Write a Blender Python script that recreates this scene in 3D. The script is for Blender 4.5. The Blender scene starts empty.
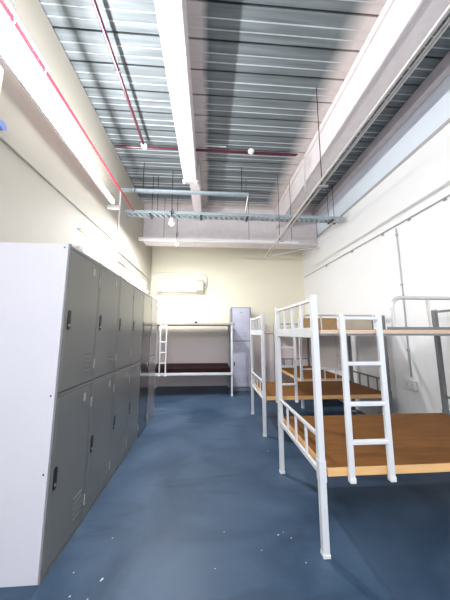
import bpy, bmesh, math, random
from mathutils import Vector, Matrix
random.seed(7)
S = bpy.context.scene
COL = S.collection
R = math.radians

# ------------------------------------------------------------ materials
def mat(name, color, rough=0.5, metal=0.0, var=0.0, scale=4.0, coat=0.0, bump=0.0, bscale=60.0, spec=0.5, emit=None, estr=0.0):
    m = bpy.data.materials.new(name); m.use_nodes = True
    nt = m.node_tree; b = nt.nodes['Principled BSDF']
    c = (*color, 1)
    b.inputs['Base Color'].default_value = c
    b.inputs['Roughness'].default_value = rough
    b.inputs['Metallic'].default_value = metal
    b.inputs['Specular IOR Level'].default_value = spec
    b.inputs['Coat Weight'].default_value = coat
    b.inputs['Coat Roughness'].default_value = 0.12
    tc = nt.nodes.new('ShaderNodeTexCoord')
    if var > 0:
        n = nt.nodes.new('ShaderNodeTexNoise'); n.inputs['Scale'].default_value = scale; n.inputs['Detail'].default_value = 5
        nt.links.new(tc.outputs['Object'], n.inputs['Vector'])
        r = nt.nodes.new('ShaderNodeValToRGB')
        r.color_ramp.elements[0].position = 0.3; r.color_ramp.elements[1].position = 0.7
        r.color_ramp.elements[0].color = tuple(max(0, x * (1 - var)) for x in color) + (1,)
        r.color_ramp.elements[1].color = tuple(min(1, x * (1 + var)) for x in color) + (1,)
        nt.links.new(n.outputs['Fac'], r.inputs['Fac']); nt.links.new(r.outputs['Color'], b.inputs['Base Color'])
    if bump > 0:
        n2 = nt.nodes.new('ShaderNodeTexNoise'); n2.inputs['Scale'].default_value = bscale; n2.inputs['Detail'].default_value = 4
        nt.links.new(tc.outputs['Object'], n2.inputs['Vector'])
        bp = nt.nodes.new('ShaderNodeBump'); bp.inputs['Strength'].default_value = bump; bp.inputs['Distance'].default_value = 0.01
        nt.links.new(n2.outputs['Fac'], bp.inputs['Height']); nt.links.new(bp.outputs['Normal'], b.inputs['Normal'])
    if emit:
        b.inputs['Emission Color'].default_value = (*emit, 1); b.inputs['Emission Strength'].default_value = estr
    return m

M = {}
M['wall_l'] = mat('beige wall paint', (0.50, 0.47, 0.40), 0.6, var=0.03, scale=1.2)
M['wall_r'] = mat('white wall paint', (0.90, 0.91, 0.93), 0.55, var=0.015, scale=1.0)
M['wall_up'] = mat('daylight tinted wall paint', (0.80, 0.87, 0.97), 0.5, var=0.03, scale=2)  # blue cast of daylight put into the upper wall's colour
M['beam'] = mat('sprayed fireproofing', (0.72, 0.67, 0.685), 0.9, var=0.05, scale=9, bump=0.5, bscale=70)
M['purlin'] = mat('primed purlin', (0.66, 0.61, 0.63), 0.8, var=0.08, scale=9)
M['ledge'] = mat('grey ledge', (0.42, 0.42, 0.42), 0.6)
M['white_steel'] = mat('white bed enamel', (0.74, 0.75, 0.78), 0.35, var=0.04, scale=6, coat=0.2)
M['grey_steel'] = mat('galvanised steel', (0.42, 0.45, 0.47), 0.4, metal=0.6, var=0.1, scale=14)
M['dark_steel'] = mat('grey bed steel', (0.20, 0.21, 0.22), 0.4, metal=0.3, var=0.1, scale=8)
M['strut'] = mat('pale blue galvanised strut', (0.36, 0.43, 0.47), 0.45, metal=0.2, var=0.08, scale=14)
M['conduit'] = mat('silver conduit', (0.62, 0.60, 0.59), 0.35, metal=0.5, var=0.06, scale=14)
M['ply_edge'] = mat('plywood edge', (0.80, 0.50, 0.24), 0.6, var=0.12, scale=18)
M['label'] = mat('pale label card', (0.36, 0.37, 0.36), 0.5, var=0.05, scale=20)
M['black'] = mat('black plastic', (0.012, 0.012, 0.013), 0.4, var=0.1, scale=20)
M['red'] = mat('red pipe paint', (0.33, 0.006, 0.02), 0.35, var=0.1, scale=7, coat=0.3)
M['dkred'] = mat('dark crimson pipe paint', (0.075, 0.003, 0.018), 0.35, var=0.15, scale=7, coat=0.3)
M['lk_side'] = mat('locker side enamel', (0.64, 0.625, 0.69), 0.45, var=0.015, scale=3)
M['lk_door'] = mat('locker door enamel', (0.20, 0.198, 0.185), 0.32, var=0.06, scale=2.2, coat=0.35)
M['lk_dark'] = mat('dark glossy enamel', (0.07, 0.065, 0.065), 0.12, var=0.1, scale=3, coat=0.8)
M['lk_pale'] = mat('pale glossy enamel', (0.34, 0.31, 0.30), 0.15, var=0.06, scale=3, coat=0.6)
M['cab'] = mat('lavender grey enamel', (0.50, 0.50, 0.62), 0.4, var=0.16, scale=2.5, coat=0.2)
M['cab_edge'] = mat('slate grey enamel', (0.22, 0.23, 0.27), 0.4, var=0.08, scale=5)
M['white_pl'] = mat('white plastic', (0.82, 0.82, 0.82), 0.35, var=0.01, scale=5)
M['grey_pl'] = mat('greyish beige plastic', (0.52, 0.50, 0.44), 0.5, var=0.05, scale=5)
M['blue_lens'] = mat('blue lens', (0.25, 0.35, 0.75), 0.3, var=0.1, scale=12)
M['led'] = mat('led diffuser', (0.9, 0.9, 0.9), 0.4, emit=(1.0, 0.98, 0.93), estr=22)  # added glow for the long white tube on the left wall
M['led_soft'] = mat('led diffuser cool', (0.9, 0.9, 0.9), 0.4, emit=(1.0, 0.98, 0.94), estr=56)
M['bulb'] = mat('lit bulb', (0.9, 0.9, 0.9), 0.4, emit=(1.0, 0.98, 0.95), estr=3)
M['tan_top'] = mat('worn tan board', (0.42, 0.38, 0.33), 0.6, var=0.1, scale=12)
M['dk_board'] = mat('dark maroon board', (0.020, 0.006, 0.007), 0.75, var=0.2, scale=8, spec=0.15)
M['speck'] = mat('white paint chip', (0.6, 0.64, 0.70), 0.6)

def nodes(m): return m.node_tree.nodes, m.node_tree.links, m.node_tree.nodes['Principled BSDF']

# floor: blue-grey epoxy, clouded and scuffed
def floor_mat():
    m = bpy.data.materials.new('blue grey epoxy'); m.use_nodes = True
    N, L, b = nodes(m)
    tc = N.new('ShaderNodeTexCoord')
    n = N.new('ShaderNodeTexNoise'); n.inputs['Scale'].default_value = 1.3; n.inputs['Detail'].default_value = 6; n.inputs['Distortion'].default_value = 0.8
    L.new(tc.outputs['Object'], n.inputs['Vector'])
    r = N.new('ShaderNodeValToRGB'); e = r.color_ramp.elements
    e[0].position = 0.33; e[0].color = (0.028, 0.056, 0.105, 1); e[1].position = 0.68; e[1].color = (0.070, 0.115, 0.185, 1)
    L.new(n.outputs['Fac'], r.inputs['Fac'])
    # fine grain
    g = N.new('ShaderNodeTexNoise'); g.inputs['Scale'].default_value = 130; g.inputs['Detail'].default_value = 3
    L.new(tc.outputs['Object'], g.inputs['Vector'])
    gr = N.new('ShaderNodeMapRange'); gr.inputs[1].default_value = 0.3; gr.inputs[2].default_value = 0.7; gr.inputs[3].default_value = 0.88; gr.inputs[4].default_value = 1.12
    L.new(g.outputs['Fac'], gr.inputs[0])
    mx = N.new('ShaderNodeMix'); mx.data_type = 'RGBA'; mx.blend_type = 'MULTIPLY'; mx.inputs[0].default_value = 1
    L.new(r.outputs['Color'], mx.inputs[6]); L.new(gr.outputs[0], mx.inputs[7])
    # dark scuffed drag marks across the aisle
    mp = N.new('ShaderNodeMapping'); mp.inputs['Scale'].default_value = (0.7, 2.6, 1)
    L.new(tc.outputs['Object'], mp.inputs[0])
    w = N.new('ShaderNodeTexNoise'); w.inputs['Scale'].default_value = 1.1; w.inputs['Detail'].default_value = 4; w.inputs['Distortion'].default_value = 1.6
    L.new(mp.outputs[0], w.inputs['Vector'])
    wr = N.new('ShaderNodeMapRange'); wr.inputs[1].default_value = 0.56; wr.inputs[2].default_value = 0.66; wr.inputs[3].default_value = 0.0; wr.inputs[4].default_value = 0.42
    L.new(w.outputs['Fac'], wr.inputs[0])
    mx2 = N.new('ShaderNodeMix'); mx2.data_type = 'RGBA'
    L.new(wr.outputs[0], mx2.inputs[0]); L.new(mx.outputs[2], mx2.inputs[6]); mx2.inputs[7].default_value = (0.022, 0.040, 0.07, 1)
    L.new(mx2.outputs[2], b.inputs['Base Color'])
    rr = N.new('ShaderNodeMapRange'); rr.inputs[3].default_value = 0.33; rr.inputs[4].default_value = 0.55
    L.new(n.outputs['Fac'], rr.inputs[0]); L.new(rr.outputs[0], b.inputs['Roughness'])
    b.inputs['Specular IOR Level'].default_value = 0.28
    bp = N.new('ShaderNodeBump'); bp.inputs['Strength'].default_value = 0.12; bp.inputs['Distance'].default_value = 0.004
    L.new(g.outputs['Fac'], bp.inputs['Height']); L.new(bp.outputs['Normal'], b.inputs['Normal'])
    return m

# plywood deck: brown film face, tan edges (by surface direction)
def ply_mat(name, top, edge):
    m = bpy.data.materials.new(name); m.use_nodes = True
    N, L, b = nodes(m)
    tc = N.new('ShaderNodeTexCoord'); sep = N.new('ShaderNodeSeparateXYZ'); L.new(tc.outputs['Normal'], sep.inputs[0])
    ab = N.new('ShaderNodeMath'); ab.operation = 'ABSOLUTE'; L.new(sep.outputs[2], ab.inputs[0])
    gt = N.new('ShaderNodeMath'); gt.operation = 'GREATER_THAN'; gt.inputs[1].default_value = 0.7; L.new(ab.outputs[0], gt.inputs[0])
    mp = N.new('ShaderNodeMapping'); mp.inputs['Scale'].default_value = (1.2, 9, 9); L.new(tc.outputs['Object'], mp.inputs[0])
    n = N.new('ShaderNodeTexNoise'); n.inputs['Scale'].default_value = 3; n.inputs['Detail'].default_value = 6; L.new(mp.outputs[0], n.inputs['Vector'])
    def ramp(c, v):
        r = N.new('ShaderNodeValToRGB'); r.color_ramp.elements[0].position = 0.3; r.color_ramp.elements[1].position = 0.7
        r.color_ramp.elements[0].color = tuple(x * (1 - v) for x in c) + (1,); r.color_ramp.elements[1].color = tuple(min(1, x * (1 + v)) for x in c) + (1,)
        L.new(n.outputs['Fac'], r.inputs['Fac']); return r
    a, c = ramp(top, 0.16), ramp(edge, 0.1)
    mx = N.new('ShaderNodeMix'); mx.data_type = 'RGBA'; L.new(gt.outputs[0], mx.inputs[0]); L.new(c.outputs[0], mx.inputs[6]); L.new(a.outputs[0], mx.inputs[7])
    L.new(mx.outputs[2], b.inputs['Base Color']); b.inputs['Roughness'].default_value = 0.65; b.inputs['Specular IOR Level'].default_value = 0.2
    return m
M['ply'] = ply_mat('film faced plywood', (0.20, 0.085, 0.024), (0.84, 0.50, 0.22))
M['ply_pale'] = ply_mat('pale raw plywood', (0.48, 0.27, 0.11), (0.84, 0.57, 0.34))
M['ply_upper'] = ply_mat('worn plywood', (0.19, 0.08, 0.024), (0.66, 0.50, 0.38))
M['board'] = mat('brown board', (0.46, 0.29, 0.13), 0.6, var=0.18, scale=5)
M['board_pale'] = mat('pale board', (0.62, 0.53, 0.42), 0.6, var=0.12, scale=5)

# galvanised deck with white overspray beside the beams
def deck_mat(lo, hi):
    m = bpy.data.materials.new('galvanised roof deck'); m.use_nodes = True
    N, L, b = nodes(m)
    tc = N.new('ShaderNodeTexCoord'); sep = N.new('ShaderNodeSeparateXYZ'); L.new(tc.outputs['Object'], sep.inputs[0])
    nz = N.new('ShaderNodeTexNoise'); nz.inputs['Scale'].default_value = 5; nz.inputs['Detail'].default_value = 6; L.new(tc.outputs['Object'], nz.inputs['Vector'])
    def band(axis, centre, half, soft):
        s = N.new('ShaderNodeMath'); s.operation = 'SUBTRACT'; s.inputs[1].default_value = centre; L.new(sep.outputs[axis], s.inputs[0])
        a = N.new('ShaderNodeMath'); a.operation = 'ABSOLUTE'; L.new(s.outputs[0], a.inputs[0])
        nn = N.new('ShaderNodeMath'); nn.operation = 'MULTIPLY_ADD'; nn.inputs[1].default_value = 0.10; L.new(nz.outputs['Fac'], nn.inputs[0]); L.new(a.outputs[0], nn.inputs[2])
        r = N.new('ShaderNodeMapRange'); r.inputs[1].default_value = half + soft + 0.05; r.inputs[2].default_value = half + 0.05; L.new(nn.outputs[0], r.inputs[0]); return r
    bs = [band(0, -0.24, 0.14, 0.07), band(0, 1.66, 0.12, 0.22), band(1, 5.65, 0.12, 0.3)]
    cur = bs[0].outputs[0]
    for x in bs[1:]:
        mm = N.new('ShaderNodeMath'); mm.operation = 'MAXIMUM'; L.new(cur, mm.inputs[0]); L.new(x.outputs[0], mm.inputs[1]); cur = mm.outputs[0]
    mp = N.new('ShaderNodeMapping'); mp.inputs['Scale'].default_value = (0.6, 10, 1); L.new(tc.outputs['Object'], mp.inputs[0])
    n = N.new('ShaderNodeTexNoise'); n.inputs['Scale'].default_value = 2.2; n.inputs['Detail'].default_value = 5; L.new(mp.outputs[0], n.inputs['Vector'])
    r = N.new('ShaderNodeValToRGB'); r.color_ramp.elements[0].position = 0.3; r.color_ramp.elements[1].position = 0.7
    r.color_ramp.elements[0].color = (*lo, 1); r.color_ramp.elements[1].color = (*hi, 1)
    L.new(n.outputs['Fac'], r.inputs['Fac'])
    mx = N.new('ShaderNodeMix'); mx.data_type = 'RGBA'; L.new(cur, mx.inputs[0]); L.new(r.outputs[0], mx.inputs[6]); mx.inputs[7].default_value = (0.62, 0.56, 0.54, 1)
    L.new(mx.outputs[2], b.inputs['Base Color'])
    me = N.new('ShaderNodeMapRange'); me.inputs[3].default_value = 0.08; me.inputs[4].default_value = 0.0; L.new(cur, me.inputs[0]); L.new(me.outputs[0], b.inputs['Metallic'])
    b.inputs['Roughness'].default_value = 0.55; b.inputs['Specular IOR Level'].default_value = 0.3
    return m
M['deck'] = deck_mat((0.105, 0.122, 0.130), (0.19, 0.215, 0.228)); M['ridge_glint'] = deck_mat((0.36, 0.40, 0.42), (0.52, 0.57, 0.60)); M['floor'] = floor_mat()  # ridge copy is lighter: highlights on the bent edges put into the colour

# back wall: cream above, pinkish white below the bed height
def back_mat():
    m = bpy.data.materials.new('two tone wall paint'); m.use_nodes = True
    N, L, b = nodes(m)
    tc = N.new('ShaderNodeTexCoord'); sep = N.new('ShaderNodeSeparateXYZ'); L.new(tc.outputs['Object'], sep.inputs[0])
    r = N.new('ShaderNodeMapRange'); r.inputs[1].default_value = 1.00; r.inputs[2].default_value = 1.63; L.new(sep.outputs[2], r.inputs[0])
    mx = N.new('ShaderNodeMix'); mx.data_type = 'RGBA'; L.new(r.outputs[0], mx.inputs[0])
    mx.inputs[6].default_value = (0.93, 0.82, 0.83, 1); mx.inputs[7].default_value = (0.88, 0.84, 0.68, 1)
    L.new(mx.outputs[2], b.inputs['Base Color']); b.inputs['Roughness'].default_value = 0.55
    return m
M['wall_b'] = back_mat()

# ------------------------------------------------------------ mesh builder
class MB:
    def __init__(s): s.bm = bmesh.new()
    def box(s, x0, x1, y0, y1, z0, z1, bev=0.0, seg=1):
        t = bmesh.new(); bmesh.ops.create_cube(t, size=1)
        for v in t.verts: v.co = Vector(((x0 + x1) / 2 + v.co.x * (x1 - x0), (y0 + y1) / 2 + v.co.y * (y1 - y0), (z0 + z1) / 2 + v.co.z * (z1 - z0)))
        if bev > 0: bmesh.ops.bevel(t, geom=t.edges[:] , offset=bev, segments=seg, affect='EDGES', profile=0.5)
        s.add(t); return s
    def add(s, t, mx=None):
        if mx is not None: t.transform(mx)
        me = bpy.data.meshes.new('tmp'); t.to_mesh(me); t.free(); s.bm.from_mesh(me); bpy.data.meshes.remove(me)
    def cyl(s, a, b, r, r2=None, seg=12):
        a, b = Vector(a), Vector(b); d = b - a
        t = bmesh.new(); bmesh.ops.create_cone(t, cap_ends=True, segments=seg, radius1=r, radius2=r if r2 is None else r2, depth=d.length)
        q = Vector((0, 0, 1)).rotation_difference(d.normalized()).to_matrix().to_4x4()
        s.add(t, Matrix.Translation((a + b) / 2) @ q); return s
    def bar(s, a, b, w, h, bev=0.0):     # rectangular bar from a to b; w across (horizontal), h the other way
        a, b = Vector(a), Vector(b); d = b - a; l = d.length; z = d.normalized()
        ref = Vector((0, 0, 1)) if abs(z.z) < 0.9 else Vector((0, 1, 0))
        x = ref.cross(z).normalized(); y = z.cross(x)
        t = bmesh.new(); bmesh.ops.create_cube(t, size=1)
        for v in t.verts: v.co = Vector((v.co.x * w, v.co.y * h, v.co.z * l))
        if bev > 0: bmesh.ops.bevel(t, geom=t.edges[:], offset=bev, segments=1, affect='EDGES')
        mx = Matrix((x, y, z)).transposed().to_4x4()
        s.add(t, Matrix.Translation((a + b) / 2) @ mx); return s
    def sph(s, c, r, sc=(1, 1, 1)):
        t = bmesh.new(); bmesh.ops.create_uvsphere(t, u_segments=16, v_segments=10, radius=r)
        s.add(t, Matrix.Translation(c) @ Matrix.Diagonal((*sc, 1))); return s
    def tube(s, pts, r, seg=10):         # swept round tube through points
        pts = [Vector(p) for p in pts]; rings = []; n = len(pts); up = None
        for i, p in enumerate(pts):
            d = (pts[min(i + 1, n - 1)] - pts[max(i - 1, 0)]).normalized()
            if up is None:
                up = Vector((0, 0, 1)) if abs(d.z) < 0.9 else Vector((1, 0, 0))
            x = up.cross(d).normalized(); y = d.cross(x); up = y
            rings.append([s.bm.verts.new(p + (x * math.cos(2 * math.pi * k / seg) + y * math.sin(2 * math.pi * k / seg)) * r) for k in range(seg)])
        for a, b in zip(rings, rings[1:]):
            for k in range(seg): s.bm.faces.new((a[k], a[(k + 1) % seg], b[(k + 1) % seg], b[k]))
        s.bm.faces.new(rings[0][::-1]); s.bm.faces.new(rings[-1]); return s
    def build(s, name, m, parent=None, smooth=True):
        bmesh.ops.recalc_face_normals(s.bm, faces=s.bm.faces[:])
        me = bpy.data.meshes.new(name); s.bm.to_mesh(me); s.bm.free()
        me.materials.append(M[m] if isinstance(m, str) else m)
        if smooth:
            for p in me.polygons: p.use_smooth = True
            me.set_sharp_from_angle(angle=R(35))
        o = bpy.data.objects.new(name, me); COL.objects.link(o)
        if parent: o.parent = parent
        return o

def tag(o, label=None, cat=None, group=None, kind=None):
    if label: o['label'] = label
    if cat: o['category'] = cat
    if group: o['group'] = group
    if kind: o['kind'] = kind
    return o
def empty(name, loc, label, cat, rz=0, group=None):
    o = bpy.data.objects.new(name, None); o.location = loc; o.rotation_euler = (0, 0, rz); o.empty_display_size = 0.1
    COL.objects.link(o); return tag(o, label, cat, group)
def struct(o): tag(o, kind='structure'); return o
def copy_tree(o, parent=None):
    c = o.copy(); COL.objects.link(c)
    if parent is not None: c.parent = parent
    for ch in list(o.children): copy_tree(ch, c)
    return c
def arc(cx, cy, r, a0, a1, n=6):
    return [(cx + r * math.cos(R(a0 + (a1 - a0) * i / n)), cy + r * math.sin(R(a0 + (a1 - a0) * i / n))) for i in range(n + 1)]

PEND, NEAR, TUBE = 80, 150, 125
# ------------------------------------------------------------ the room
XL, XR, YB, YN, ZD = -1.60, 2.70, 6.57, -3.2, 4.45
struct(MB().box(XL - 0.1, XR + 0.1, YN, YB + 0.1, -0.1, 0).build('floor', 'floor'))
struct(MB().box(XL - 0.12, XL, YN, YB, 0, ZD - 0.02).build('wall_left', 'wall_l'))
w = MB(); w.box(XR, XR + 0.12, YN, YB, 0, 3.74)
struct(w.build('wall_right', 'wall_r'))
struct(MB().box(XR + 0.02, XR + 0.12, YN, YB, 3.74, ZD + .05).build('wall_right_upper', 'wall_up'))
struct(MB().box(XL - .12, XR + .12, YB, YB + 0.12, 0, ZD + .05).build('wall_back', 'wall_b'))
# corrugated deck: profile along Y, ribs run along X
prof = []; y = YN; P = 0.30
while y < YB + 0.05:
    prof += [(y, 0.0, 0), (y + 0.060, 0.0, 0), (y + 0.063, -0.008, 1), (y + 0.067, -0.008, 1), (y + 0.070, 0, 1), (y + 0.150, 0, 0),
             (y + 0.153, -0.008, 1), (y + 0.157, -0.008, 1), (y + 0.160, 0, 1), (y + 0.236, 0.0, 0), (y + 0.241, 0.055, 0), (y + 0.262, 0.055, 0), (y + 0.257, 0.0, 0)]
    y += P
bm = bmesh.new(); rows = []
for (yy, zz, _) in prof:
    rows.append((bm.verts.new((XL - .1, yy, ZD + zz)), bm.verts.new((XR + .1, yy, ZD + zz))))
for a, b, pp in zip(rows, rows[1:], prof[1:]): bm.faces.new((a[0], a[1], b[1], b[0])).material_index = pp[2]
top = [bm.verts.new(p) for p in ((XL - .1, YN, ZD + .12), (XR + .1, YN, ZD + .12), (XR + .1, YB + .1, ZD + .12), (XL - .1, YB + .1, ZD + .12))]
bm.faces.new(top)
d = MB(); d.bm.free(); d.bm = bm
dk = struct(d.build('ceiling', 'deck', smooth=False)); dk.data.materials.append(M['ridge_glint'])

# beams
b = MB(); b.box(-0.478, -0.24, YN, 4.07, 4.10, 4.46, 0.012)
b.box(-0.375, -0.19, 4.07, 5.62, 4.10, 4.46, 0.012)
b.box(-0.50, -0.22, 4.02, 4.10, 4.085, 4.12, 0.006)
for dx in (-0.47, -0.25): b.sph((dx, 4.06, 4.085), 0.03)
b.cyl((-.26, 2.05, 4.11), (-.26, 2.05, 4.085), .014)
struct(b.build('trim_1', 'beam'))
b = MB(); b.box(1.66, 1.92, YN, 5.62, 3.98, 4.46, 0.012)
b.box(1.63, 1.665, YN, 5.62, 4.37, 4.46, 0.006); b.box(1.64, 1.665, YN, 5.62, 3.965, 4.0, 0.004)
struct(b.build('trim_2', 'beam'))
b = MB(); b.box(XL, XR, 5.60, 5.90, 3.58, 4.46, 0.01); b.box(XL, XR, 5.57, 5.92, 3.545, 3.60, 0.008)
b.box(XL, XR, 5.585, 5.61, 4.30, 4.33, 0.004)
struct(b.build('trim_3', 'beam'))
struct(MB().box(2.61, 2.715, YN, 5.6, 4.30, 4.455, 0.006).build('trim_4', 'purlin'))
struct(MB().box(2.685, 2.72, YN, 5.6, 3.74, 3.785, 0.004).build('trim_5', 'ledge'))
# faint panel joints on the walls
struct(MB().box(XL, XR, YB - .006, YB + .01, 2.85, 2.865).build('trim_6', 'wall_b'))
struct(MB().box(XR - .004, XR + .01, 0, YB, 1.13, 1.137).build('trim_7', 'wall_r'))

# ------------------------------------------------------------ lockers
def make_locker(y0, label, w=0.455, dm='lk_door'):
    r = empty('locker', (-1.17, y0 + w / 2, 0), label, 'locker', group='row of two-door metal lockers along the left wall')
    t = 0.012; x0, x1 = -0.25, 0.25; H = 1.965; h = w / 2
    b = MB()
    b.box(x0, x1, -h, -h + t, 0, H, 0.002); b.box(x0, x1, h - t, h, 0, H, 0.002)
    b.box(x0, x1, -h + t, h - t, H - t, H); b.box(x0, x1, -h + t, h - t, 0.0, 0.02)
    b.box(x0, x0 + t, -h + t, h - t, 0.02, H - t); b.box(x0 + t, x1 - 0.02, -h + t, h - t, 0.99, 1.005)
    b.build('body', 'lk_side', r)
    for hz in (1.0, .56, 1.94): MB().cyl((x1 - .035, -h - .0012, hz), (x1 - .035, -h + .004, hz), .0055).build('side_hole', 'black', r)
    f = MB()
    f.box(x1 - .012, x1 + .001, -h + t, h - t, H - 0.03, H - t + .001); f.box(x1 - .012, x1 + .001, -h + t, h - t, 0.985, 1.01); f.box(x1 - .012, x1 + .001, -h + t, h - t, 0.0, 0.022)
    f.box(x1 - .012, x1 + .0015, -h, -h + .012, 0, H); f.box(x1 - .012, x1 + .0015, h - .012, h, 0, H)
    f.build('front_frame', dm, r)
    for z0, z1 in ((1.014, 1.932), (0.026, 0.981)):
        d = MB().box(x1 - .018, x1 + .002, -h + .016, h - .016, z0, z1, 0.003).build('door', dm, r)
        zc = z0 + (0.45 if z0 > .5 else 0.485)
        g = MB()                                        # recessed oval pull with lock
        for (s, n) in ((0, 1),):
            pts = arc(0, .048, .017, 0, 180, 8) + arc(0, -.048, .017, 180, 360, 8)
            vs0 = [g.bm.verts.new((x1 + .001, -h + .052 + p[0], zc + p[1])) for p in pts]
            vs1 = [g.bm.verts.new((x1 + .0055, -h + .052 + p[0], zc + p[1])) for p in pts]
            g.bm.faces.new(vs1); g.bm.faces.new(vs0[::-1])
            for i in range(len(pts)): g.bm.faces.new((vs0[i], vs0[(i + 1) % len(pts)], vs1[(i + 1) % len(pts)], vs1[i]))
        hd = g.build('handle', 'black', d)
        MB().cyl((x1 + .004, -h + .052, zc - .035), (x1 + .009, -h + .052, zc - .035), .008).build('lock', 'grey_steel', hd)
        MB().box(x1 + .001, x1 + .005, h - .125, h - .095, z1 - .10, z1 - .045, .001).build('label_holder', 'label', d)
        v = MB()
        for k in range(5): v.bar((x1 + .003, h - .16, z0 + .085 + k * .034), (x1 + .003, h - .06, z0 + .085 + k * .034), .007, .006, .001)
        v.build('vent', dm, d)
        for zz in (z0 + .09, z1 - .17): MB().cyl((x1 + .004, h - .007, zz), (x1 + .004, h - .007, zz + .07), .005, seg=8).build('hinge', 'label', d)
    return r
base = None
ll = ['grey two-door metal locker nearest the camera, its pale lavender side panel fully exposed',
      'second grey two-door metal locker from the near end of the left row',
      'third grey two-door metal locker from the near end of the left row',
      'fourth grey two-door metal locker from the near end of the left row',
      'dark glossy two-door locker, last but one at the far end of the left row',
      'farthest two-door locker of the left row, paler, closest to the back wall bunk']
ys = [1.59 + .458 * i for i in range(6)]
for i, yy in enumerate(ys):
    if i == 0: base = make_locker(yy, ll[0])
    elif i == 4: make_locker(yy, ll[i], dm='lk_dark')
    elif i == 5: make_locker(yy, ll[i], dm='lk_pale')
    else:
        c = copy_tree(base); c.location.y = yy + 0.2275; c['label'] = ll[i]

# tall cabinet at the back
r = empty('tall_locker', (0.80, 6.2, 0), 'tall narrow lavender-grey metal locker standing beside the bunk at the back wall', 'locker')
b = MB(); b.box(-.25, .25, -.23, .23, 0.0, .07); b.box(-.25, .25, -.22, .23, .07, 2.02, .003)
b.build('body', 'cab_edge', r)
for z0, z1 in ((.10, 1.17), (1.19, 2.0)):
    d = MB().box(-.215, .215, -.238, -.218, z0, z1, .003).build('door', 'cab', r)
    MB().box(-.19, -.165, -.246, -.236, (z0 + z1) / 2 - .05, (z0 + z1) / 2 + .05, .002).build('handle', 'black' if z0 < .5 else 'cab_edge', d)
    v = MB()
    for k in range(4): v.bar((.03, -.239, z0 + .1 + k * .035), (.15, -.239, z0 + .1 + k * .035), .006, .006)
    v.build('vent', 'cab_edge', d)
    if z0 > .5: MB().box(-.03, .03, -.242, -.236, z1 - .13, z1 - .10).build('label_holder', 'label', d)

# ------------------------------------------------------------ bunk beds  (local: front at y=0, rear at y=W, x 0..L)
L_, W_ = 1.81, 0.90
def bunk_posts(r, m, H, L, W, mr=None):
    for x in (0, L):
        for y in (0, W):
            m = mr if (mr and x > 0) else m
            p = MB(); p.box(x - .0215, x + .0215, y - .0215, y + .0215, 0.012, H, .004)
            sgn = 1 if x == 0 else -1
            po = p.build('post', m, r)
            q = MB(); q.box(x - .024, x + .024, y - .024, y + .024, 0, .025, .003).build('foot_cap', 'white_pl', po)
            q = MB(); q.box(x - .0238, x + .0238, y - .0238, y + .0238, .43, .56, .002)
            q.build('bracket', m, po)
            MB().box(x - .023, x + .023, y - .023, y + .023, H - .004, H + .012, .004).build('cap', 'white_pl', po)
def end_guard(r, m, x, W, zlo, ztop, n=3):
    g = MB()
    g.bar((x, .02, ztop), (x, W - .02, ztop), .024, .024, .003); g.bar((x, .02, zlo), (x, W - .02, zlo), .024, .034, .003)
    for k in range(n):
        y = .02 + (W - .04) * (k + 1) / (n + 1); g.bar((x, y, zlo), (x, y, ztop), .018, .018, .002)
    return g.build('end_guard', m, r)
def deck(r, z, L, W, m, thick=.045, name='bed_board', frame='white_steel', y0=-.03):
    s = MB(); s.box(.0, L, y0 + .10, y0 + .13, z - thick - .012, z - thick + .002); s.box(0, L, W - .02, W + .01, z - thick - .012, z - .012)
    s.build('side_rail', frame, r)
    return MB().box(.03, L - .03, y0, W + .02, z - thick, z, .003).build(name, m, r)
def ladder(r, x0, x1, y, z0, z1, rungs, m='white_steel', w=.036, hooks=True):
    l = MB()
    for x in (x0, x1):
        l.bar((x, y, z0), (x, y, z1), w, w * .75, .004)
        if hooks: l.tube([(x, y, z1 - .01), (x, y + .02, z1 + .01), (x, y + .05, z1 - .0)], .009)
    l.bar((x0, y, z1 - .02), (x1, y, z1 - .02), .022, .022, .003)
    lo = l.build('ladder', m, r)
    for z in rungs: MB().bar((x0, y, z), (x1, y, z), .030, .026, .004).build('rung', m, lo)
    for x in (x0, x1): MB().box(x - .02, x + .02, y - .017, y + .017, z0 - .012, z0 + .022, .004).build('foot_cap', 'white_pl', lo)
    return lo
def make_bunk(label):
    r = empty('bunk_bed', (0, 0, 0), label, 'bunk bed', group='steel bunk beds along the right wall')
    bunk_posts(r, 'white_steel', 1.635, L_, W_, 'dark_steel')
    for x in (0, L_):
        mm = 'dark_steel' if x else 'white_steel'
        end_guard(r, mm, x, W_, .475, .70); end_guard(r, mm, x, W_, 1.40, 1.615)
        MB().box(x - .012, x + .012, .02, W_ - .02, 1.345, 1.395, .003).build('end_rail', 'white_steel', r)
    deck(r, .525, L_, W_, 'ply', .058); deck(r, 1.405, L_, W_, 'ply_upper', .034)
    ladder(r, .172, .437, -.055, .455, 1.50, (.68, .916, 1.175))
    # rounded guard rail on the front edge of the upper deck, beside the ladder
    z0, z1, xa, xb, rr = 1.405, 1.635, .585, L_ - .045, .075
    pts = [(xa, -.005, z0)] + [(xa + rr + p[0], -.005, z1 - rr + p[1]) for p in arc(0, 0, rr, 180, 90)] + [(xb - rr + p[0], -.005, z1 - rr + p[1]) for p in arc(0, 0, rr, 90, 0)] + [(xb, -.005, z0)]
    g = MB(); g.tube(pts, .0135)
    for x in (.86, .86 + .3, ): g.tube([(x, -.005, z1), (x + .01, -.005, z0)], .010)
    go = g.build('guard_rail', 'conduit', r)
    MB().bar((xa - .05, -.012, z0 + .009), (xb, -.012, z0 + .009), .024, .016, .002).build('base_bar', 'dark_steel', go)
    return r
bed = make_bunk('white steel bunk bed nearest the camera with brown plywood decks and a ladder')
bed2 = copy_tree(bed); bed2.location = (.765, 3.41, 0); bed2['label'] = 'middle white steel bunk bed standing between the nearest bunk and the one behind'
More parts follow.
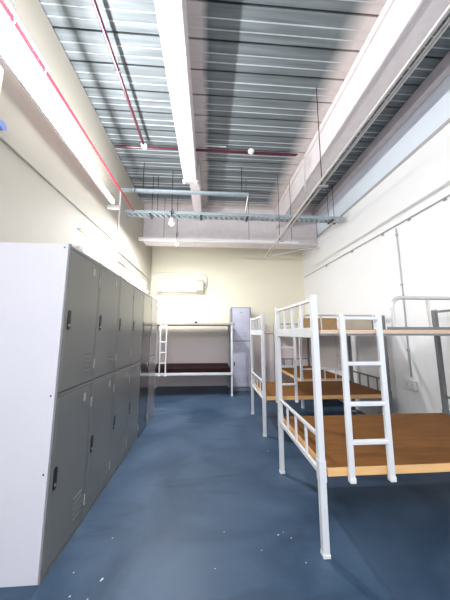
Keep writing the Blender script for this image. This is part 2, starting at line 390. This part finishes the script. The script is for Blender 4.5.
bed3 = copy_tree(bed); bed3.rotation_euler.z = R(90); bed3.location = (2.65, 4.56, 0); bed3['label'] = 'white steel bunk bed turned end-on behind the middle bunk, against the right wall'
bed.location = (.74, 1.655, 0)
# right-end posts and guards are a darker grey than the left ones
for bb in (bed, bed2):
    bb['label'] = bb['label']

# boards stood up behind the guard rail of the middle bunk
b = MB().box(1.40, 1.93, 3.52, 3.535, 1.407, 1.60, .002).build('plywood_board', 'board')
tag(b, 'brown plywood board standing on edge on the upper deck of the middle bunk', 'board')
b = MB().box(1.96, 2.47, 3.52, 3.535, 1.407, 1.585, .002).build('plywood_board', 'board_pale')
tag(b, 'pale beige board standing on edge on the upper deck, right of the brown one', 'board')

# ------------------------------------------------------------ bunk at the back wall
r = empty('bunk_bed', (-1.33, 5.52, 0), 'low-railed bunk bed with dark maroon board standing along the back wall under the air conditioner', 'bunk bed')
L4, W4 = 1.85, .88
bunk_posts(r, 'white_steel', 1.60, L4, W4)
MB().box(-.03, L4 + .03, -.03, W4 + .02, 1.56, 1.60, .003).build('upper_board', 'tan_top', r)
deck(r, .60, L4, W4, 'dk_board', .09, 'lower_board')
MB().box(0, L4, -.045, -.03, .455, .51, .003).build('front_rail', 'white_steel', r)
ladder(r, .26, .39, -.06, .45, 1.56, (.72, .95, 1.18), w=.026, hooks=False)
for x in (0, L4): MB().box(x - .012, x + .012, .02, W4 - .02, .46, .51, .003).build('end_rail', 'white_steel', r)
c = MB(); c.box(-.335, -.265, 5.56, 5.62, 1.601, 1.635, .01); c.cyl((-.30, 5.59, 1.635), (-.30, 5.59, 1.648), .012)
tag(c.build('small_box', 'black'), 'tiny black object lying on top of the back-wall bunk', 'small item')

# ------------------------------------------------------------ air conditioner
r = empty('air_conditioner', (-.77, YB, 2.46), 'white split air conditioner mounted high on the back wall above the bunk', 'air conditioner')
b = MB(); pr = [(0, .0), (-.17, .0), (-.215, .05), (-.22, .30), (-.19, .33), (0, .33)]
for x0, x1 in ((-.60, .42),):
    a = [b.bm.verts.new((x0, p[0], p[1])) for p in pr]; c = [b.bm.verts.new((x1, p[0], p[1])) for p in pr]
    b.bm.faces.new(a); b.bm.faces.new(c[::-1])
    for i in range(len(pr)): b.bm.faces.new((a[i], a[(i + 1) % len(pr)], c[(i + 1) % len(pr)], c[i]))
b.build('body', 'white_pl', r)
b = MB(); a = [b.bm.verts.new((.42, p[0], p[1])) for p in pr]; c = [b.bm.verts.new((.61, p[0], p[1])) for p in pr]
b.bm.faces.new(a); b.bm.faces.new(c[::-1])
for i in range(len(pr)): b.bm.faces.new((a[i], a[(i + 1) % len(pr)], c[(i + 1) % len(pr)], c[i]))
b.build('end_cover', 'grey_pl', r)
MB().box(-.55, .38, -.225, -.17, .004, .03, .003).build('air_flap', 'grey_pl', r)
b = MB().tube([(-.165, 6.53, 2.60), (-.10, 6.53, 2.62), (-.08, 6.53, 2.70), (-.08, 6.53, 2.90), (-.15, 6.53, 2.98), (-.6, 6.53, 3.0), (-1.55, 6.53, 3.0)], .022)
tag(b.build('refrigerant_pipe', 'white_pl'), 'white insulated pipe looping from the air conditioner along the back wall', 'pipe')

# ------------------------------------------------------------ red sprinkler pipes
def pipe(name, mt, pts, rad, label, cat='pipe', group=None): 
    return tag(MB().tube(pts, rad).build(name, mt), label, cat, group)
r = empty('sprinkler_pipe', (-1.42, 0, 3.58), 'bright red pipe running along the left wall below the roof', 'pipe')
MB().tube([(0, -1.0, 0), (0, 4.29, .05)], .0125).build('pipe_run', 'red', r)
for y in (1.52, 1.85): MB().tube([(-.01 + .034 * math.cos(R(a)), y, .005 + .034 * math.sin(R(a))) for a in range(0, 361, 30)], .006).build('clamp', 'grey_steel', r)
MB().tube([(0, 1.52, .03), (.0, 1.52, .86)], .006).build('support_arm', 'white_pl', r)
MB().tube([(-.17, 1.87, -.02), (0, 1.87, 0)], .007).build('support_arm', 'white_pl', r)
pipe('steel_conduit', 'grey_steel', [(-1.385, -1.0, 3.615), (-1.385, 1.87, 3.615)], .016, 'short grey conduit clamped beside the bright red pipe on the left', 'conduit')
r = empty('sprinkler_pipe', (-1.05, 0, 4.31), 'dark crimson pipe running lengthwise under the bright left side of the roof deck', 'pipe')
MB().tube([(0, -1.0, 0), (0, 3.50, 0)], .020).build('pipe_run', 'dkred', r)
for y in (1.0, 2.4):
    b = MB(); b.tube([(.026 * math.cos(R(a)), y, .026 * math.sin(R(a))) for a in range(0, 361, 30)], .005); b.cyl((0, y, .02), (0, y, .15), .004)
    b.build('hanger', 'grey_steel', r)
r = empty('sprinkler_pipe', (0, 3.54, 4.31), 'dark crimson pipe crossing the roof sideways with sprinkler heads', 'pipe')
MB().tube([(-1.50, 0, 0), (1.44, 0, 0)], .020).build('pipe_run', 'dkred', r)
for x in (-1.05, .66):
    s_ = MB(); s_.cyl((x, -.03, .012), (x, -.03, -.02), .052, .045, 20); s_.cyl((x, -.03, -.02), (x, -.03, -.045), .02)
    s_.build('sprinkler_head', 'white_pl', r)
pipe('steel_conduit', 'conduit', [(-.16, 4.6, 4.36), (-.15, 3.7, 4.36), (-.13, 3.56, 4.36), (-.06, 3.5, 4.36), (.25, 3.5, 4.36)], .012, 'thin grey conduit bending round beside the central beam', 'conduit')
pipe('steel_conduit', 'conduit', [(1.40, 3.5, 4.25), (1.50, 3.5, 4.25), (1.55, 3.52, 4.22), (1.57, 3.56, 4.12), (1.57, 3.6, 3.7)], .014, 'grey conduit elbow dropping at the end of the crossing red pipe', 'conduit')

# ------------------------------------------------------------ strut, tray and hangers
r = empty('steel_strut', (0, 4.07, 3.90), 'pale blue galvanised strut hanging sideways in front of the perforated tray', 'strut')
b = MB(); b.box(-1.58, .70, -.02, .02, -.028, -.022); b.box(-1.58, .70, -.02, -.016, -.025, .02); b.box(-1.58, .70, .016, .02, -.025, .02)
b.build('channel', 'strut', r)
b = MB(); b.tube([(-1.585, .0, 0.02), (-1.585, 0, -1.22)], .013); b.build('drop_pole', 'white_pl', r)
b = MB(); b.tube([(.70, 0, .02), (.66, .12, -.28)], .010); b.build('end_rod', 'white_pl', r)
for x in (-1.20, .58): MB().cyl((x, 0, .0), (x, 0, .56), .006, seg=6).build('threaded_rod', 'black', r)
MB().tube([(-1.33, -.03, .01), (-1.33, -.03, -.05)], .008).build('bolt', 'black', r)

r = empty('cable_tray', (0, 4.38, 3.60), 'perforated galvanised cable tray spanning the room from wall to wall', 'cable tray')
b = MB(); b.box(-1.58, 2.62, -.085, -.080, -.012, .045); b.box(-1.58, 2.62, .080, .085, -.012, .045)
x = -1.56; b.box(-1.58, 2.62, -.085, -.066, -.014, -.010); b.box(-1.58, 2.62, .066, .085, -.014, -.010)
b.build('tray_sides', 'strut', r)
b = MB()
while x < 2.60: b.bar((x, -.070, -.012), (x + .05, .070, -.012), .050, .004); x += .10
b.build('tray_rungs', 'strut', r)
for x in (-1.12, -.17, .72, 1.62, 2.40, 2.52): MB().box(x - .018, x + .018, -.10, .10, -.035, -.016, .002).build('hanger_bracket', 'black', r)
for x in (-1.12, -1.02, .72, 2.40, 2.52, 1.62): MB().cyl((x, .07, -.02), (x, .07, .86), .005, seg=6).build('threaded_rod', 'black', r)
b = MB(); b.box(2.42, 2.60, -.13, .0, -.05, -.02); b.bar((2.46, -.13, -.06), (2.64, -.03, .05), .07, .02); b.build('end_plate', 'grey_steel', r)

# pendant lamps
def pendant(x, y, zt, zl, label, rad=.055):
    r = empty('pendant_lamp', (x, y, zl), label, 'lamp', group='white pendant lamps at the cable tray')
    MB().tube([(0, 0, .06), (.0, 0, .14), (-.02, 0, .20), (.02, 0, .25), (.03, 0, .18), (.0, 0, .13), (0, 0, zt - zl)], .006).build('cord', 'black', r)
    b = MB(); b.cyl((0, 0, -.03), (0, 0, .05), rad, rad * .6, 20); b.cyl((0, 0, .05), (0, 0, .075), rad * .35, seg=12); b.build('lamp_shade', 'white_pl', r)
    MB().sph((0, 0, -.035), rad * .75).build('bulb', 'bulb', r)
pendant(-.71, 4.26, 4.44, 3.42, 'larger white pendant lamp hanging by a looped black cord at the tray', .062)
pendant(-.72, 5.08, 4.44, 3.33, 'smaller white pendant lamp hanging just below the white trunking', .045)

# white trunking below the back beam
r = empty('trunking', (0, 5.22, 3.42), 'long white cable trunking running sideways below the back beam', 'trunking')
MB().box(-1.58, 2.05, -.035, .035, 0, .06, .004).build('channel', 'white_pl', r)
for x in (-1.03, .9, 1.9): MB().cyl((x, 0, .06), (x, 0, 1.02), .005, seg=6).build('threaded_rod', 'black', r)

# silver conduits on the right, hung low
def conds(dx, label):
    return pipe('steel_conduit', 'conduit', [(1.30 + dx, -1.0, 3.13 + abs(dx) * .2), (1.30 + dx, 5.30, 3.17), (1.31 + dx, 5.37, 3.165), (1.34 + dx, 5.41, 3.17), (1.42 + dx, 5.42, 3.19), (2.2, 5.43 + dx * .5, 3.38), (2.66, 5.43 + dx * .5, 3.42)], .014, label, 'conduit', 'paired silver conduits hung right of the aisle')
conds(0, 'left one of two parallel silver conduits hung below the right beam')
conds(.06, 'right one of two parallel silver conduits hung below the right beam')
for yy, lb in ((2.55, 'thin threaded rod nearest the camera holding the paired silver conduits'), (4.27, 'thin threaded rod behind the cable tray holding the paired silver conduits')):
    rr = empty('threaded_rod', (1.322, yy, 3.10), lb, 'rod', group='rods of the silver conduits')
    MB().cyl((0, 0, 0.0), (0, 0, 1.34), .005, seg=6).build('rod', 'black', rr)
    MB().box(-.05, .07, -.015, .015, -.01, .012, .002).build('clip', 'grey_steel', rr)

# right wall conduits and socket
r = empty('steel_conduit', (XR - .012, 0, 2.90), 'grey conduit running level along the white right wall', 'conduit')
MB().tube([(0, -.5, 0), (0, 6.5, 0.04)], .009).build('pipe_run', 'grey_steel', r)
for yy in (1.2, 2.4, 2.9, 3.4, 4.2, 5.2): MB().box(-.014, .01, yy - .016, yy + .016, -.018, .02, .002).build('saddle', 'grey_steel', r)
r = empty('steel_conduit', (XR - .012, 3.13, .80), 'grey conduit dropping down the right wall to the socket', 'conduit')
MB().tube([(0, 0, 2.08), (0, 0, 0)], .009).build('pipe_run', 'grey_steel', r)
for z in (.35, 1.25, 1.98): MB().box(-.014, .01, -.016, .016, z - .014, z + .014, .002).build('saddle', 'grey_steel', r)
r = empty('wall_socket', (XR - .02, 3.13, .70), 'white double socket box on the right wall behind the nearest bunk', 'socket')
MB().box(-.018, .018, -.075, .075, -.06, .06, .004).build('back_box', 'white_pl', r)
MB().box(-.023, -.017, -.08, .08, -.065, .065, .002).build('face_plate', 'white_pl', r)
for yy in (-.045, .03): MB().box(-.026, -.022, yy, yy + .015, -.01, .02).build('switch', 'grey_pl', r)

# ------------------------------------------------------------ left wall lamps and trunking
def batten(x, y0, y1, z, label, w, mt, drop=0.0):
    r = empty('tube_light', (x, (y0 + y1) / 2, z), label, 'lamp')
    h = (y1 - y0) / 2
    MB().box(-.03, -.002, -h, h, -w, w, .004).build('housing', 'white_pl', r)
    MB().box(-.002, .022, -h + .02, h - .02, -w * .75, w * .75, .008, 2).build('diffuser', mt, r)
    MB().box(-.032, .026, -h - .006, -h + .02, -w, w, .003).build('end_cap', 'white_pl', r); MB().box(-.032, .026, h - .02, h + .006, -w, w, .003).build('end_cap', 'white_pl', r)
batten(-1.465, -.6, 3.50, 3.34, 'long white tube with an added glow running high along the left wall', .034, 'led')  # read as a white pipe; built glowing to light the deck
batten(-1.568, 2.95, 4.05, 2.42, 'bright tube light on the left wall just above the middle lockers', .03, 'led_soft')
batten(-1.568, 4.55, 6.1, 2.40, 'bright tube light on the left wall near the back corner', .03, 'led_soft')
tag(MB().box(-1.60, -1.42, 3.60, 3.66, 3.30, 3.35, .004).build('wall_bracket', 'white_pl'), 'short white bracket at the far end of the long white tube', 'bracket')
pipe('wall_conduit', 'grey_pl', [(-1.588, -.5, 2.80), (-1.588, 3.9, 2.90)], .012, 'thin grey conduit along the left wall above the near lockers', 'conduit')
tag(MB().box(-1.60, -1.565, 4.15, 6.5, 2.78, 2.83, .003).build('trunking', 'grey_pl'), 'upper beige trunking on the left wall beyond the white pole', 'trunking')
tag(MB().box(-1.60, -1.565, 4.15, 6.0, 2.62, 2.65, .003).build('trunking', 'grey_pl'), 'lower beige trunking on the left wall beyond the white pole', 'trunking')
tag(MB().box(-1.60, -1.57, 2.9, 4.0, 2.64, 2.66, .003).build('trunking', 'grey_pl'), 'thin beige trunking on the left wall above the middle lockers', 'trunking')
r = empty('emergency_light', (-1.57, 1.52, 3.1), 'white emergency light on the left wall at the picture edge', 'lamp')
MB().box(-.03, .06, -.1, .1, -.02, .2, .015, 2).build('housing', 'white_pl', r)
MB().sph((.05, .03, .02), .04, (.6, 1, 1)).build('lamp_head', 'white_pl', r)
pipe('indicator_lamp', 'blue_lens', [(-1.602, 1.72, 2.93), (-1.56, 1.72, 2.93)], .035, 'small blue round indicator on the left wall at the picture edge', 'indicator')

# paint chips on the floor
chips = [(97, 566), (110, 556), (113, 512), (85, 545), (246, 516), (300, 529), (308, 527), (283, 538)]
pc = [(-.62, 1.50, .006, 20), (-.59, 1.60, .015, 60), (-.64, 1.88, .006, 10), (-.77, 1.65, .006, 0), (-.72, 1.52, .007, 40), (.12, 1.88, .005, 0),
      (.49, 1.83, .010, 30), (.53, 1.85, .006, 70), (.57, 1.80, .008, 120), (.35, 1.72, .005, 20), (.60, 1.62, .006, 10), (.71, 3.0, .012, 30), (.05, 1.62, .005, 10)]
bm_ = None
for i, (x, y, s, a) in enumerate(pc):
    b = MB(); n = 6
    vs = [b.bm.verts.new((s * .7 * (1.5 if k % 2 else .7) * math.cos(2 * math.pi * k / n), s * .32 * math.sin(2 * math.pi * k / n), .0018)) for k in range(n)]
    vb = [b.bm.verts.new((v.co.x, v.co.y, 0)) for v in vs]; b.bm.faces.new(vs); b.bm.faces.new(vb[::-1])
    for k in range(n): b.bm.faces.new((vb[k], vb[(k + 1) % n], vs[(k + 1) % n], vs[k]))
    o = b.build('paint_chip', 'speck', smooth=False); o.location = (x, y, .0002); o.rotation_euler.z = R(a)
    tag(o, 'tiny white paint chip lying on the blue-grey floor', 'paint chip', 'white paint chips scattered on the floor')

# ------------------------------------------------------------ area lights: pendant lamps, wash along the white tube, added fill
def area(name, loc, sx, sy, power, col=(.97, .985, 1), tilt=0.0):
    l = bpy.data.lights.new(name, 'AREA'); l.shape = 'RECTANGLE'; l.size = sx; l.size_y = sy; l.energy = power; l.color = col
    o = bpy.data.objects.new(name, l); o.location = loc; o.rotation_euler = (tilt, 0, 0); COL.objects.link(o); return o
o = area('lamp_glow', (-1.425, 1.45, 3.345), 4.0, .04, TUBE)  # added light strip by the white tube, aimed up across the deck
zz = Vector((-math.cos(R(45)), 0, -math.sin(R(45)))); xx = Vector((0, 1, 0)); yy_ = zz.cross(xx)
o.rotation_euler = Matrix((xx, yy_, zz)).transposed().to_euler()
area('lamp_glow', (-.71, 4.26, 3.32), .12, .12, PEND)
area('lamp_glow', (-.72, 5.08, 3.24), .10, .10, PEND * .25)
for x, lb in ((-.6, 'added fill light built as a hanging batten behind the viewer'),):
    r = empty('fill_batten', (x, -1.4, 3.5), lb, 'lamp')  # unseen fixture added so light comes from the viewer's side
    MB().box(-.07, .07, -.75, .75, 0, .06, .004).build('housing', 'white_pl', r)
    for yy in (-.5, .5): MB().cyl((0, yy, .06), (0, yy, .95), .005, seg=6).build('threaded_rod', 'black', r)
    area('lamp_glow', (x, -1.4, 3.49), .10, 1.4, NEAR)

# ------------------------------------------------------------ daylight, camera
wd = bpy.data.worlds.new('sky'); S.world = wd; wd.use_nodes = True
bg = wd.node_tree.nodes['Background']; bg.inputs[0].default_value = (0.86, 0.92, 1.0, 1); bg.inputs[1].default_value = 1.7

f, yaw, pitch = 240.0, R(3.8), R(7.8)
cd = bpy.data.cameras.new('camera'); cam = bpy.data.objects.new('camera', cd); COL.objects.link(cam)
cd.sensor_fit = 'VERTICAL'; cd.sensor_height = 36; cd.lens = 36 * f / 600; cd.clip_start = 0.05
cam.location = (0, 0, 1.38); cam.rotation_euler = (math.pi / 2 + pitch, 0, -yaw)
S.camera = cam
S.view_settings.view_transform = 'Standard'; S.view_settings.look = 'None'; S.view_settings.gamma = 1
S.view_settings.use_curve_mapping = False; S.view_settings.exposure = 0.13
